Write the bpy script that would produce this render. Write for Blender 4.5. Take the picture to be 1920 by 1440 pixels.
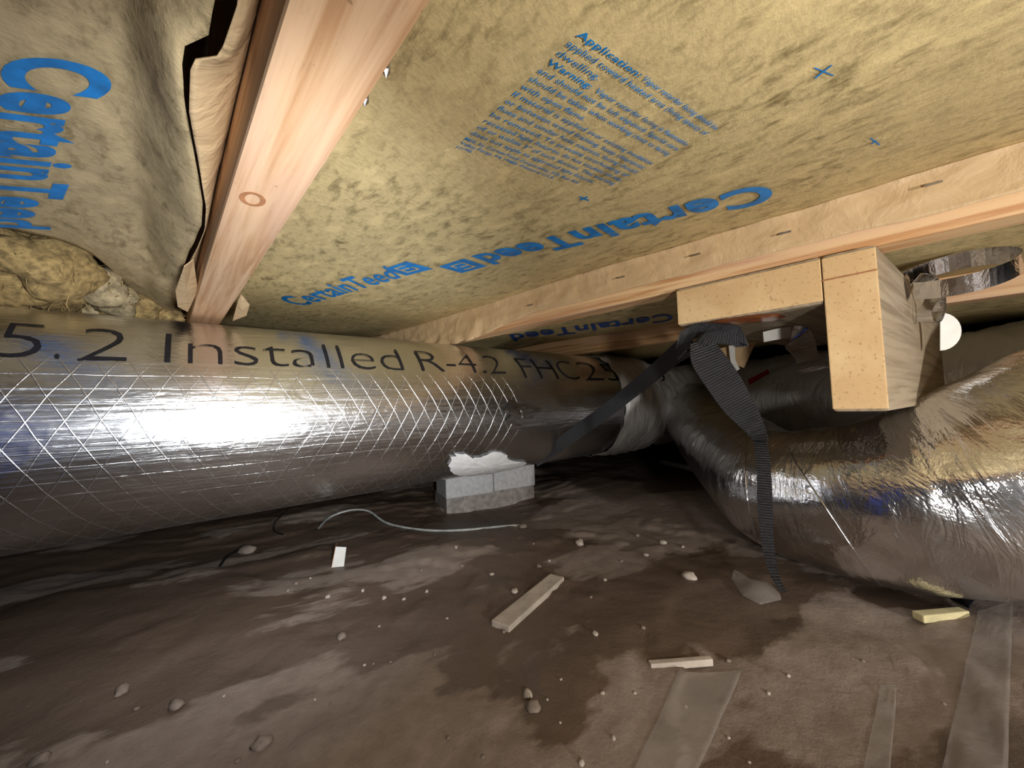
import bpy, bmesh, math, random
from mathutils import Vector, Matrix, noise
random.seed(7)
for o in list(bpy.data.objects): bpy.data.objects.remove(o)
SC = bpy.context.scene
COL = SC.collection

# ------------------------------------------------------------------ camera
ZC = 0.30                      # lens height above the dirt
FPX = 720.0
_p, _r = math.radians(3.0), math.radians(1.85)
CF = Vector((0, math.cos(_p), math.sin(_p)))
_uh = Vector((0, -math.sin(_p), math.cos(_p)))
CR = Vector((1, 0, 0))*math.cos(_r) - _uh*math.sin(_r)
CU = _uh*math.cos(_r) + Vector((1, 0, 0))*math.sin(_r)
CAM = Vector((0, 0, ZC))
cd = bpy.data.cameras.new('camera'); cd.sensor_width = 36; cd.lens = 36*FPX/1920; cd.clip_start = 0.005
cam = bpy.data.objects.new('camera', cd); COL.objects.link(cam)
m = Matrix((CR, CU, -CF)).transposed().to_4x4(); m.translation = CAM
cam.matrix_world = m
SC.camera = cam
# ------------------------------------------------------------------ world, lamps, exposure
W = bpy.data.worlds.new('world'); SC.world = W; W.use_nodes = True
W.node_tree.nodes['Background'].inputs[0].default_value = (0.75, 0.85, 1.0, 1)
W.node_tree.nodes['Background'].inputs[1].default_value = 0.0
def lamp(name, kind, loc, energy, color, radius, aim=None, cone=None, blend=1.0):
    l = bpy.data.lights.new(name, kind); l.energy = energy; l.color = color; l.shadow_soft_size = radius
    o = bpy.data.objects.new(name, l); COL.objects.link(o); o.location = loc
    if kind == 'SPOT':
        l.spot_size = math.radians(cone); l.spot_blend = blend
        o.rotation_euler = (Vector(aim)-Vector(loc)).to_track_quat('-Z', 'Y').to_euler()
    return o
# the photographer's lamp, held just behind and right of the lens
lamp('hand_lamp', 'SPOT', (0.19, -0.14, ZC-0.05), 6.2, (1.0, 0.96, 0.90), 0.018, (0.20, 0.55, ZC+0.24), 150, 1.0)
# the phone's own flash beside the lens
lamp('phone_flash', 'SPOT', (0.052, 0.008, ZC+0.0), 17.0, (0.90, 0.95, 1.0), 0.020, (-0.40, 0.6, ZC+0.03), 82, 1.0)
# added fill lamp behind the viewer, evens the falloff towards the far ducts
lamp('fill_lamp', 'SPOT', (0.80, -0.80, ZC-0.10), 44.0, (1.0, 0.97, 0.93), 0.03, (0.60, 1.1, ZC+0.04), 88, 1.0)
SC.view_settings.view_transform = 'Standard'; SC.view_settings.look = 'None'
SC.view_settings.gamma = 1.0; SC.view_settings.use_curve_mapping = False
SC.view_settings.exposure = 0.52

# ------------------------------------------------------------------ helpers
ORG = {}
def ray(px, py): return CR*((px-960)/FPX) + CF - CU*((py-720)/FPX)
def onz(px, py, z):                       # picture ray met with the level z above the lens
    d = ray(px, py); return CAM + d*(z/d.z)
def PD(px, py, dep): return CAM + ray(px, py)*dep
def ong(px, py, z=0.0):                   # on the dirt
    d = ray(px, py); return CAM + d*((z-ZC)/d.z)
def tag(o, label=None, cat=None, group=None, kind=None):
    if label: o['label'] = label
    if cat: o['category'] = cat
    if group: o['group'] = group
    if kind: o['kind'] = kind
    return o
def root(name, loc, label, cat, group=None):
    o = bpy.data.objects.new(name, None); COL.objects.link(o); o.location = loc; o.empty_display_size = .02
    ORG[o.name] = Vector(loc)
    return tag(o, label, cat, group)
def mk(name, verts, faces, mat, parent=None, smooth=False, uvs=None, label=None, bevel=0, origin=None):
    vs = [Vector(v) for v in verts]
    if parent is not None: org = ORG[parent.name]
    elif origin is not None: org = Vector(origin)
    else:
        c = sum(vs, Vector())/len(vs); org = Vector((c.x, c.y, min(v.z for v in vs)))
    me = bpy.data.meshes.new(name)
    me.from_pydata([tuple(v-org) for v in vs], [], faces)
    if uvs:
        ul = me.uv_layers.new(name='UVMap')
        for l in me.loops: ul.data[l.index].uv = uvs[l.vertex_index]
    bm = bmesh.new(); bm.from_mesh(me)
    if bevel:
        bmesh.ops.bevel(bm, geom=[e for e in bm.edges], offset=bevel, segments=2, affect='EDGES', profile=.6)
    if not uvs or bevel: bmesh.ops.recalc_face_normals(bm, faces=bm.faces)
    bm.to_mesh(me); bm.free()
    if smooth:
        for p in me.polygons: p.use_smooth = True
    me.materials.append(mat)
    o = bpy.data.objects.new(name, me); COL.objects.link(o)
    if parent is not None: o.parent = parent; ORG[o.name] = org
    else: o.location = org; ORG[o.name] = org
    if label: o['label'] = label
    return o
def prism(bot, z0, z1):                   # bot: plan polygon (x,y); z relative to lens
    n = len(bot)
    v = [(p[0], p[1], ZC+z0) for p in bot] + [(p[0], p[1], ZC+z1) for p in bot]
    f = [list(range(n))[::-1], list(range(n, 2*n))] + [[i, (i+1) % n, n+(i+1) % n, n+i] for i in range(n)]
    return v, f
def hexa(P):                              # 8 points: bottom 4, top 4
    return P, [[3, 2, 1, 0], [4, 5, 6, 7]] + [[i, (i+1) % 4, 4+(i+1) % 4, 4+i] for i in range(4)]
def grid(fn, nu, nv):
    v = [fn(i/nu, j/nv) for i in range(nu+1) for j in range(nv+1)]
    f = [[i*(nv+1)+j, (i+1)*(nv+1)+j, (i+1)*(nv+1)+j+1, i*(nv+1)+j+1] for i in range(nu) for j in range(nv)]
    uv = [(i/nu, j/nv) for i in range(nu+1) for j in range(nv+1)]
    return v, f, uv
def thick(v, f, off):                     # give a sheet a thickness along off(vertex)->Vector
    n = len(v)
    v2 = [Vector(a) for a in v] + [Vector(a)+off for a in v]
    cnt = {}
    for q in f:
        for a, b in zip(q, q[1:]+q[:1]): cnt[(a, b)] = 1
    rim = [(a, b) for (a, b) in cnt if (b, a) not in cnt]
    return v2, f + [[i+n for i in q][::-1] for q in f] + [[b, a, a+n, b+n] for a, b in rim]
def cr(pts, n):                           # Catmull-Rom through tuples of any length
    P = [pts[0]] + list(pts) + [pts[-1]]; out = []
    for i in range(1, len(P)-2):
        for k in range(n):
            t = k/n; a, b, c, d = P[i-1], P[i], P[i+1], P[i+2]
            out.append(tuple(.5*(2*b[j]+(c[j]-a[j])*t+(2*a[j]-5*b[j]+4*c[j]-d[j])*t*t+(3*b[j]-a[j]-3*c[j]+d[j])*t**3) for j in range(len(b))))
    out.append(tuple(pts[-1])); return out
def fbm(x, y, z=0, o=4):
    return noise.fractal(Vector((x, y, z)), 1.0, 2.0, o)
def sm(a, b, x):
    t = max(0, min(1, (x-a)/(b-a))); return t*t*(3-2*t)
def interp(tab, x):
    if x <= tab[0][0]: return tab[0][1]
    for (a, b), (c, d) in zip(tab, tab[1:]):
        if x <= c: return b+(d-b)*(x-a)/(c-a)
    return tab[-1][1]
def tube(path, nseg, disp=None, closed=True):
    """path: list of (x,y,z,r) in world; returns verts, faces, uvs (metres along, metres around)"""
    P = [Vector(p[:3]) for p in path]; n = len(P); v = []; uv = []; L = 0
    ref = Vector((0, 0, 1))
    for i in range(n):
        t = (P[min(i+1, n-1)]-P[max(i-1, 0)]).normalized()
        side = t.cross(ref).normalized(); up = side.cross(t)
        if i: L += (P[i]-P[i-1]).length
        for k in range(nseg+1):
            a = 2*math.pi*k/nseg+math.pi
            r = path[i][3]
            if disp: r += disp(L, a if k < nseg else math.pi, r)
            v.append(P[i]+(side*math.cos(a)+up*math.sin(a))*r); uv.append((L, (a-math.pi)*path[i][3]))
    w = nseg+1
    f = [[i*w+k, (i+1)*w+k, (i+1)*w+k+1, i*w+k+1] for i in range(n-1) for k in range(nseg)]
    return v, f, uv
def ribbon(ctrl, n=8, th=.0012):
    """ctrl: (px,py,depth,width_m,angle_deg of the width direction in the picture, tilt of it towards the viewer)"""
    pts = cr(ctrl, n); v = []; uv = []; L = 0; last = None
    for i, (px, py, dep, w, ang, tl) in enumerate(pts):
        c = PD(px, py, dep)
        if last is not None: L += (c-last).length
        last = c
        a, b = math.radians(ang), math.radians(tl)
        wd = (CR*math.cos(a)+CU*math.sin(a))*math.cos(b) - CF*math.sin(b)
        nx = PD(*pts[min(i+1, len(pts)-1)][:3])-PD(*pts[max(i-1, 0)][:3])
        nm = nx.cross(wd).normalized()*th
        for s, h in ((-.5, 0), (.5, 0), (.5, 1), (-.5, 1)):
            v.append(c+wd*(w*s)+nm*h); uv.append((L, w*s))
    f = []
    for i in range(len(pts)-1):
        for k in range(4): f.append([i*4+k, i*4+(k+1) % 4, i*4+4+(k+1) % 4, i*4+4+k])
    f.append([3, 2, 1, 0]); e = (len(pts)-1)*4; f.append([e, e+1, e+2, e+3])
    return v, f, uv
def blob(c, rx, ry, rz, rot, seed, rough=.25, sub=2):
    bm = bmesh.new(); bmesh.ops.create_icosphere(bm, subdivisions=sub, radius=1)
    v = []
    ca, sa = math.cos(rot), math.sin(rot)
    for q in bm.verts:
        k = 1+rough*noise.noise(q.co*1.3+Vector((seed, seed*1.7, 0)))*1.6
        x, y, z = q.co.x*rx*k, q.co.y*ry*k, q.co.z*rz*k
        v.append((c[0]+x*ca-y*sa, c[1]+x*sa+y*ca, c[2]+z))
    f = [[w.index for w in t.verts] for t in bm.faces]; bm.free()
    return v, f
# ---- flat lettering
def glyphs(body, bold=0.0, res=3):
    cu = bpy.data.curves.new('t', 'FONT'); cu.body = body; cu.offset = bold; cu.resolution_u = res; cu.fill_mode = 'FRONT'; cu.space_character = 1.0+bold*2.2
    ob = bpy.data.objects.new('t', cu); COL.objects.link(ob)
    bpy.context.view_layer.update()
    me = bpy.data.meshes.new_from_object(ob)
    v = [q.co.copy() for q in me.vertices]; f = [list(p.vertices) for p in me.polygons]
    bpy.data.objects.remove(ob); bpy.data.curves.remove(cu); bpy.data.meshes.remove(me)
    x0 = min(a.x for a in v); x1 = max(a.x for a in v)
    return [((a.x-x0)/(x1-x0), a.y/0.69) for a in v], f, (x1-x0)
def cut(v, f, nx, ny):
    bm = bmesh.new(); bv = [bm.verts.new((a[0], a[1], 0)) for a in v]
    for q in f:
        try: bm.faces.new([bv[i] for i in q])
        except ValueError: pass
    for k in range(1, nx):
        bmesh.ops.bisect_plane(bm, geom=bm.verts[:]+bm.edges[:]+bm.faces[:], plane_co=(k/nx, 0, 0), plane_no=(1, 0, 0))
    for k in range(-1, ny+1):
        bmesh.ops.bisect_plane(bm, geom=bm.verts[:]+bm.edges[:]+bm.faces[:], plane_co=(0, k/ny+1e-4, 0), plane_no=(0, 1, 0))
    bm.verts.index_update()
    r = [(a.co.x, a.co.y) for a in bm.verts], [[a.index for a in q.verts] for q in bm.faces]
    bm.free(); return r
def homog(src, dst):
    import numpy as np
    A = []; B = []
    for (x, y), (X, Y) in zip(src, dst):
        A.append([x, y, 1, 0, 0, 0, -X*x, -X*y]); B.append(X)
        A.append([0, 0, 0, x, y, 1, -Y*x, -Y*y]); B.append(Y)
    h = np.linalg.solve(np.array(A, float), np.array(B, float))
    return lambda x, y: ((h[0]*x+h[1]*y+h[2])/(h[6]*x+h[7]*y+1), (h[3]*x+h[4]*y+h[5])/(h[6]*x+h[7]*y+1))
def hit_field(px, py, zf, lift=.0012):
    d = ray(px, py); z = .23
    for _ in range(6):
        P = CAM+d*(z/d.z); z = zf(P.x, P.y)
    P = CAM+d*((z-lift)/d.z); return P

# ------------------------------------------------------------------ materials
MATS = {}
class NT:
    def __init__(s, name):
        s.m = bpy.data.materials.new(name); s.m.use_nodes = True; s.t = s.m.node_tree; s.t.nodes.clear()
        s.out = s.n('ShaderNodeOutputMaterial'); s.b = s.n('ShaderNodeBsdfPrincipled'); s.l(s.b.outputs[0], s.out.inputs[0]); MATS[name] = s.m
    def n(s, k, **kw):
        a = s.t.nodes.new(k)
        for q, w in kw.items(): setattr(a, q, w)
        return a
    def l(s, a, b): s.t.links.new(a, b)
    def pos(s, rot=0, scale=(1, 1, 1), uv=False, obj=False):
        g = s.n('ShaderNodeTexCoord') if (uv or obj) else s.n('ShaderNodeNewGeometry')
        mp = s.n('ShaderNodeMapping'); mp.vector_type = 'POINT'
        mp2 = s.n('ShaderNodeMapping'); mp.inputs['Rotation'].default_value = (0, 0, rot); mp2.inputs['Scale'].default_value = scale
        s.l(g.outputs['UV' if uv else 'Object' if obj else 'Position'], mp.inputs[0]); s.l(mp.outputs[0], mp2.inputs[0]); return mp2.outputs[0]
    def noise(s, vec, scale, detail=4, rough=.55, dist=0):
        a = s.n('ShaderNodeTexNoise'); a.inputs['Scale'].default_value = scale; a.inputs['Detail'].default_value = detail
        a.inputs['Roughness'].default_value = rough; a.inputs['Distortion'].default_value = dist; s.l(vec, a.inputs['Vector']); return a.outputs['Fac']
    def ramp(s, fac, stops):
        a = s.n('ShaderNodeValToRGB'); e = a.color_ramp.elements
        while len(e) < len(stops): e.new(.5)
        for q, (p, c) in zip(e, stops): q.position = p; q.color = (c[0], c[1], c[2], 1) if not isinstance(c, (int, float)) else (c, c, c, 1)
        s.l(fac, a.inputs[0]); return a.outputs[0]
    def mix(s, fac, a, b, mode='MIX'):
        q = s.n('ShaderNodeMix', data_type='RGBA', blend_type=mode)
        for v, i in ((fac, 0), (a, 6), (b, 7)):
            if isinstance(v, (int, float)): q.inputs[i].default_value = v
            elif isinstance(v, tuple): q.inputs[i].default_value = (*v, 1)
            else: s.l(v, q.inputs[i])
        return q.outputs[2]
    def math(s, op, a, b=0.0, c=None):
        q = s.n('ShaderNodeMath', operation=op)
        for i, v in enumerate((a, b) if c is None else (a, b, c)):
            if isinstance(v, (int, float)): q.inputs[i].default_value = v
            else: s.l(v, q.inputs[i])
        return q.outputs[0]
    def bump(s, h, strength=.5, dist=.002, prev=None):
        q = s.n('ShaderNodeBump'); q.inputs['Strength'].default_value = strength; q.inputs['Distance'].default_value = dist
        s.l(h, q.inputs['Height'])
        if prev is not None: s.l(prev, q.inputs['Normal'])
        return q.outputs[0]
    def set(s, **kw):
        for k, v in kw.items():
            i = s.b.inputs[{'color': 'Base Color', 'rough': 'Roughness', 'metal': 'Metallic', 'normal': 'Normal', 'spec': 'Specular IOR Level', 'alpha': 'Alpha', 'trans': 'Transmission Weight', 'coat': 'Coat Weight', 'coatr': 'Coat Roughness', 'aniso': 'Anisotropic'}[k]]
            if isinstance(v, (int, float)): i.default_value = v
            elif isinstance(v, tuple): i.default_value = (*v, 1)
            else: s.l(v, i)
        return s.m
def twolobe(t, rough2, fac):
    p2 = t.n('ShaderNodeBsdfPrincipled'); p2.inputs['Metallic'].default_value = 1; p2.inputs['Roughness'].default_value = rough2
    for k in ('Base Color', 'Normal'):
        i = t.b.inputs[k]
        if i.is_linked: t.l(i.links[0].from_socket, p2.inputs[k])
        else: p2.inputs[k].default_value = i.default_value
    mx = t.n('ShaderNodeMixShader'); mx.inputs[0].default_value = fac
    t.l(t.b.outputs[0], mx.inputs[1]); t.l(p2.outputs[0], mx.inputs[2]); t.l(mx.outputs[0], t.out.inputs[0])
    return t.m
def plain(name, col, rough=.6, metal=0, bump=0, bscale=60, var=.25, spec=.4):
    t = NT(name); p = t.pos(obj=True); f = t.noise(p, bscale, 4)
    c = t.mix(t.ramp(f, [(.35, 0), (.65, 1)]), tuple(a*(1-var) for a in col), tuple(min(1, a*(1+var*.6)) for a in col))
    kw = dict(color=c, rough=rough, metal=metal, spec=spec)
    if bump: kw['normal'] = t.bump(f, bump, .002)
    return t.set(**kw)
JA = math.radians(44)          # joists run 44 degrees left of straight ahead
def paper_mat(name, base, dark, amount):
    t = NT(name); p = t.pos(rot=-JA, scale=(1, .45, 1)); q = t.pos(rot=math.radians(25), scale=(1, .5, 1))
    f1 = t.noise(p, 92, 5, .68, .3); f2 = t.noise(q, 260, 4, .7); big = t.noise(t.pos(), 9, 3)
    spots = t.math('MULTIPLY', t.ramp(f1, [(.48, 0), (.66, 1)]), t.ramp(big, [(.3, .25), (.65, 1)]))
    c = t.mix(t.math('MULTIPLY', spots, amount), base, dark)
    c = t.mix(t.ramp(f2, [(.45, 0), (.75, .55)]), c, tuple(a*.55 for a in base))
    c = t.mix(t.ramp(t.noise(p, 48, 4), [(.52, 0), (.68, .7)]), c, tuple(min(1, a*1.25) for a in base))
    n = t.bump(f1, .3, .003); n = t.bump(f2, .3, .0015, n)
    return t.set(color=c, rough=.62, normal=n, spec=.25)
PAPER = paper_mat('kraft_facing', (.60, .47, .235), (.17, .125, .05), .9)
PAPER_L = paper_mat('kraft_facing_aged', (.50, .385, .215), (.16, .11, .05), .95)
def flange_mat():
    t = NT('kraft_flange'); f = t.noise(t.pos(), 28, 4, .6, .6); g = t.noise(t.pos(), 130, 3)
    c = t.mix(f, (.46, .30, .15), (.68, .50, .29))
    return t.set(color=c, rough=.5, normal=t.bump(g, .15, .001, t.bump(f, .5, .006)), spec=.35)
FLANGE = flange_mat()
def wood_mat(name, light, dark, rot, pink=(.62, .40, .28), rs=1):
    t = NT(name); p = t.pos(rot=rot, scale=(1, .035, 1)); p2 = t.pos(rot=rot, scale=(1, .12, 1))
    f = t.noise(p, 95*rs, 4, .6, .5); g = t.noise(p2, 240, 3, .7)
    w = t.noise(t.pos(rot=rot, scale=(1, .18, 1)), 22, 3)
    c = t.mix(t.ramp(f, [(.38, 1), (.5, .35), (.58, 0)]), light, dark)
    c = t.mix(t.ramp(w, [(.45, 0), (.7, .6)]), c, pink)
    c = t.mix(t.ramp(g, [(.62, 0), (.75, .3)]), c, tuple(a*.5 for a in dark))
    c = t.mix(t.ramp(t.noise(t.pos(), 140, 2), [(.72, 0), (.76, .5)]), c, tuple(a*.3 for a in dark))
    return t.set(color=c, rough=.6, normal=t.bump(f, .25, .0015, t.bump(g, .15, .0008)), spec=.3)
WOOD = wood_mat('pine_joist', (.74, .48, .28), (.52, .28, .13), math.radians(-42.5))
WOOD2 = wood_mat('pine_joist_far', (.74, .50, .27), (.50, .25, .10), math.radians(-45.7))
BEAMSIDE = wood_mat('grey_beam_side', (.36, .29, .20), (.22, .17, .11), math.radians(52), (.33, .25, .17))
def endgrain():
    t = NT('sawn_beam_end'); p = t.pos(); f = t.noise(p, 260, 3, .7); g = t.noise(p, 14, 3)
    c = t.mix(t.ramp(g, [(.4, 0), (.65, 1)]), (.60, .40, .20), (.72, .52, .28))
    c = t.mix(t.ramp(f, [(.58, 0), (.72, .75)]), c, (.26, .15, .06))
    c = t.mix(t.ramp(t.noise(p, 55, 2), [(.74, 0), (.77, .8)]), c, (.10, .06, .03))
    return t.set(color=c, rough=.65, normal=t.bump(f, .2, .001), spec=.3)
ENDG = endgrain()
def duct_foil():
    t = NT('scrim_foil'); tc = t.n('ShaderNodeTexCoord'); sx = t.n('ShaderNodeSeparateXYZ'); t.l(tc.outputs['UV'], sx.inputs[0])
    u, v = sx.outputs[0], sx.outputs[1]
    def lines(expr, pitch, wid):
        a = t.math('FRACT', t.math('DIVIDE', expr, pitch)); a = t.math('ABSOLUTE', t.math('SUBTRACT', a, .5))
        return t.ramp(a, [(.0, 1), (wid, .75), (wid*1.6, 0)])
    v2 = t.math('MULTIPLY', v, .52)
    wob = t.math('MULTIPLY', t.noise(t.pos(uv=True), 9, 2), .012)
    l1 = lines(t.math('ADD', t.math('ADD', u, v2), wob), .031, .019); l2 = lines(t.math('ADD', t.math('SUBTRACT', u, v2), wob), .031, .019)
    l3 = lines(t.math('ADD', v, t.math('MULTIPLY', wob, .6)), .019, .03)
    net = t.math('MAXIMUM', t.math('MAXIMUM', l1, l2), t.math('MULTIPLY', l3, .6))
    # the scrim shows on the side of the jacket and fades out under the smooth printed band
    th = t.math('DIVIDE', v, .168)
    lower = t.ramp(t.math('DIVIDE', th, 6.2832), [(.0, 1), (.570, 1), (.588, .10), (1.0, .10)])
    fade = t.ramp(t.math('DIVIDE', u, 3.2), [(.865, 1), (.885, 0)])
    net = t.math('MULTIPLY', t.math('MULTIPLY', net, t.math('MULTIPLY', fade, lower)), t.ramp(t.noise(t.pos(uv=True), 5, 3), [(.25, .35), (.6, 1)]))
    streak = t.noise(t.pos(uv=True, scale=(2.2, 60, 1)), 3.2, 5, .65, .5)
    crink = t.noise(t.pos(uv=True, scale=(1, 2.2, 1)), 11, 3, .5, 1.2)
    fine = t.noise(t.pos(uv=True, scale=(1, 3, 1)), 120, 3, .6)
    n = t.bump(crink, .22, .010); n = t.bump(streak, .30, .003, n); n = t.bump(fine, .05, .001, n); n = t.bump(net, .5, .0010, n)
    dirt = t.ramp(t.noise(t.pos(uv=True, scale=(1, 4, 1)), 6, 4, .6), [(.5, 0), (.75, 1)])
    c = t.mix(net, (.80, .81, .83), (.95, .96, .97))
    rg = t.math('ADD', .13, t.math('MULTIPLY', dirt, .15)); rg = t.math('ADD', rg, t.math('MULTIPLY', net, .25))
    t.set(color=c, metal=1.0, rough=rg, normal=n)
    return twolobe(t, .34, .24)
FOIL = duct_foil()
def flex_foil(name, sx, sc, st, col, rough, rough2=.15, metal=1.0, lobe=0):
    t = NT(name); p = t.pos(uv=True, scale=sx)
    a = t.noise(p, sc, 4, .6, 1.0); b = t.noise(t.pos(uv=True), sc*5, 3, .6, .5)
    c = t.noise(t.pos(uv=True), 7, 2)
    n = t.bump(a, st, .01); n = t.bump(b, st*.5, .002, n)
    t.set(color=col, metal=metal, rough=t.math('ADD', rough, t.math('MULTIPLY', t.ramp(c, [(.4, 0), (.7, 1)]), rough2)), normal=n)
    return twolobe(t, .45, lobe) if lobe else t.m
FLEX = flex_foil('crinkled_jacket', (1.0, .25, 1), 42, .42, (.76, .76, .78), .06, lobe=.10)
WRAP = flex_foil('wrapped_foil', (1.0, .3, 1), 34, .7, (.72, .70, .68), .34, metal=.32)
TAPE = flex_foil('foil_tape', (1, 1, 1), 30, .15, (.75, .75, .77), .12)
def strapmat():
    t = NT('woven_strap'); tc = t.n('ShaderNodeTexCoord'); sx = t.n('ShaderNodeSeparateXYZ'); t.l(tc.outputs['UV'], sx.inputs[0])
    a = t.math('SINE', t.math('MULTIPLY', sx.outputs[0], 2*math.pi/.0036)); g = t.noise(t.pos(uv=True), 900, 2)
    h = t.math('ADD', t.math('MULTIPLY', a, .5), g)
    c = t.mix(t.ramp(h, [(.4, 0), (.95, 1)]), (.006, .006, .008), (.032, .033, .038))
    return t.set(color=c, rough=.32, normal=t.bump(h, .9, .0015), spec=.6)
STRAP = strapmat()
def dirtmat():
    t = NT('damp_dirt'); r = math.radians(30)
    p = t.pos(rot=-r, scale=(.55, 1.15, 1)); q = t.pos()
    f = t.noise(p, 3.3, 9, .56, .2); g = t.noise(q, 35, 5, .65); fine = t.noise(q, 260, 4, .7); big = t.noise(p, 1.6, 3)
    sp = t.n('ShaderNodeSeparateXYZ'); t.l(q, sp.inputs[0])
    f = t.math('ADD', f, t.math('MULTIPLY', t.math('MINIMUM', t.math('MAXIMUM', sp.outputs[0], -.6), .5), .09))  # wet stains widen towards the left, also standing in for shade there
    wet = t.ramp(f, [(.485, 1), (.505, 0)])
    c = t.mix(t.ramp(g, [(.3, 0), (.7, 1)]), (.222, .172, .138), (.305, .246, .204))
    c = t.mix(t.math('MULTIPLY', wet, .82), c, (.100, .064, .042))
    c = t.mix(t.ramp(big, [(.5, 0), (.7, .35)]), c, (.135, .10, .078))
    c = t.mix(t.ramp(fine, [(.66, 0), (.74, .5)]), c, (.34, .30, .26))
    rg = t.mix(wet, (.85, .85, .85), (.5, .5, .5))
    n = t.bump(g, .35, .006); n = t.bump(fine, .3, .0016, n); n = t.bump(f, .18, .006, n)
    return t.set(color=c, rough=rg, normal=n, spec=.3)
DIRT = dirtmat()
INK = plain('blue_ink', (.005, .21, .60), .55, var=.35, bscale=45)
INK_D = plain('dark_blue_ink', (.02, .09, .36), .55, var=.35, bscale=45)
BLACK = plain('black_marker', (.012, .011, .014), .5)
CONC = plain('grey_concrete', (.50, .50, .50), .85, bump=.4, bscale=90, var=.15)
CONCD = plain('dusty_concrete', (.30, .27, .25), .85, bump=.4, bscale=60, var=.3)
STONE = plain('pale_stone', (.46, .40, .34), .8, bump=.4, bscale=80, var=.3)
STONEB = plain('brown_stone', (.24, .19, .155), .85, bump=.5, bscale=60, var=.3)
WHITE = plain('white_mastic', (.82, .82, .82), .55, bump=.5, bscale=50, var=.08)
PAPERW = plain('white_paper', (.82, .81, .76), .6, var=.06)
STICK = plain('pale_splintered_wood', (.50, .43, .36), .7, bump=.3, bscale=50, var=.2)
STICKY = plain('yellow_wood', (.62, .54, .30), .7, bump=.2, var=.15)
STEEL = plain('steel', (.55, .55, .56), .3, 1)
CABLE = plain('grey_cable', (.42, .44, .42), .45)
WIREB = plain('black_wire', (.015, .014, .013), .5)
GLUE = plain('amber_glue', (.42, .13, .045), .18, bump=.6, bscale=40, var=.4, spec=.6)
RED = plain('red_print', (.42, .015, .02), .4)
DARKP = plain('black_plastic', (.012, .011, .016), .45)
FIBRE = plain('glass_wool', (.38, .26, .105), .95, bump=.7, bscale=110, var=.5)
FIBREP = plain('pale_glass_wool', (.42, .33, .19), .95, bump=.7, bscale=110, var=.4)
KNOT = plain('knot_wood', (.40, .17, .07), .6, var=.3)
def filmmat():
    t = NT('clear_film'); f = t.noise(t.pos(), 30, 4)
    return t.set(color=t.mix(f, (.36, .31, .27), (.5, .45, .41)), rough=.25, alpha=.26, spec=.6, normal=t.bump(f, .4, .004))
FILM = filmmat()
SUB = plain('plywood_subfloor', (.35, .24, .14), .8)
WALLC = plain('foundation_concrete', (.22, .20, .18), .9, bump=.3, bscale=15)
BLUECL = plain('blue_cloth', (.03, .11, .9), .8, bump=.4, bscale=12)

# ------------------------------------------------------------------ the setting
D50 = math.radians(50); DD = Vector((math.sin(D50), math.cos(D50), 0)); DN = Vector((-math.cos(D50), math.sin(D50), 0))
def ground_z(x, y):
    c, s = math.cos(math.radians(30)), math.sin(math.radians(30))
    a, b = x*c+y*s, -x*s+y*c
    h = .016*fbm(a*1.1+3, b*2.1+1, 0, 3)+.0035*fbm(x*9, y*9, 4, 4)
    t = fbm(a*1.9+9, b*2.5+5, 2, 5)
    h += .004*(sm(-.02, .02, t)+sm(.28, .31, t)+sm(-.34, -.31, t))-.008-.026*math.exp(-((x+.05)**2+(y-1.15)**2)/.05)
    return h*sm(.05, .35, math.hypot(x, y)*1.0+.15)
def gfn(a, b):
    x = -4.6+9.2*(.5+.5*((2*a-1)*.22+.78*(2*a-1)**3)); y = 1.0+(2*b-1)*.9+4.0*(2*b-1)**3
    return Vector((x, y, ground_z(x, y)))
v, f, uv = grid(gfn, 330, 330)
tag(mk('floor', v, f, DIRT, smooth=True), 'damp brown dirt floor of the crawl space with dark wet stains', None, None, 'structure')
v, f = prism([(-4.5, -3.8), (4.5, -3.8), (4.5, 5.9), (-4.5, 5.9)], .42, .44)
tag(mk('ceiling', v, f, SUB), None, None, None, 'structure')
for nm, q in (('wall_back', [(-4.5, 5.8), (4.5, 5.8), (4.5, 5.95), (-4.5, 5.95)]), ('wall_front', [(-4.5, -3.95), (4.5, -3.95), (4.5, -3.8), (-4.5, -3.8)]),
              ('wall_left', [(-4.65, -3.9), (-4.5, -3.9), (-4.5, 5.9), (-4.65, 5.9)]), ('wall_right', [(4.5, -3.9), (4.65, -3.9), (4.65, 5.9), (4.5, 5.9)])):
    v, f = prism(q, -.6, .45); tag(mk(nm, v, f, WALLC), None, None, None, 'structure')

# ------------------------------------------------------------------ joists
HJ = .165
JD = Vector((-.676, .737, 0)); JN = Vector((.737, .676, 0))      # left joist direction / across
FD = Vector((-.7157, .6984, 0)); FN = Vector((.6984, .7157, 0))  # far joist
def uwp(u, w, z, D=JD, N=JN): p = D*u+N*w; return Vector((p.x, p.y, ZC+z))
def joist(name, w0, w1, u0, u1, D, N, mat, label, par=True):
    q = [D*u0+N*w0, D*u0+N*w1, D*u1+N*w1, D*u1+N*w0]
    r = root('floor_joist', (q[0]+q[2])*.5+Vector((0, 0, ZC+HJ)), label, 'joist', 'floor joists')
    v, f = prism([(a.x, a.y) for a in q], HJ, .42); mk('board', v, f, mat, r, bevel=.003)
    return r
jl = joist('l', .036, .080, -2.6, 2.6, JD, JN, WOOD, 'pinkish pine joist with an oval knot left of the blue paragraph')
w_f = .596
jf = joist('f', w_f, w_f+.04, -2.6, 3.2, FD, FN, WOOD2, 'pine joist with stapled paper edge above the black strap')
jt = joist('t', 1.10, 1.14, -2.4, 3.6, FD, FN, WOOD2, 'dim pine joist behind the foil tape loop')
jb = joist('b', -.50, -.463, -2.4, 2.4, JD, JN, WOOD, 'pine joist at the far left behind the camera')
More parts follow.
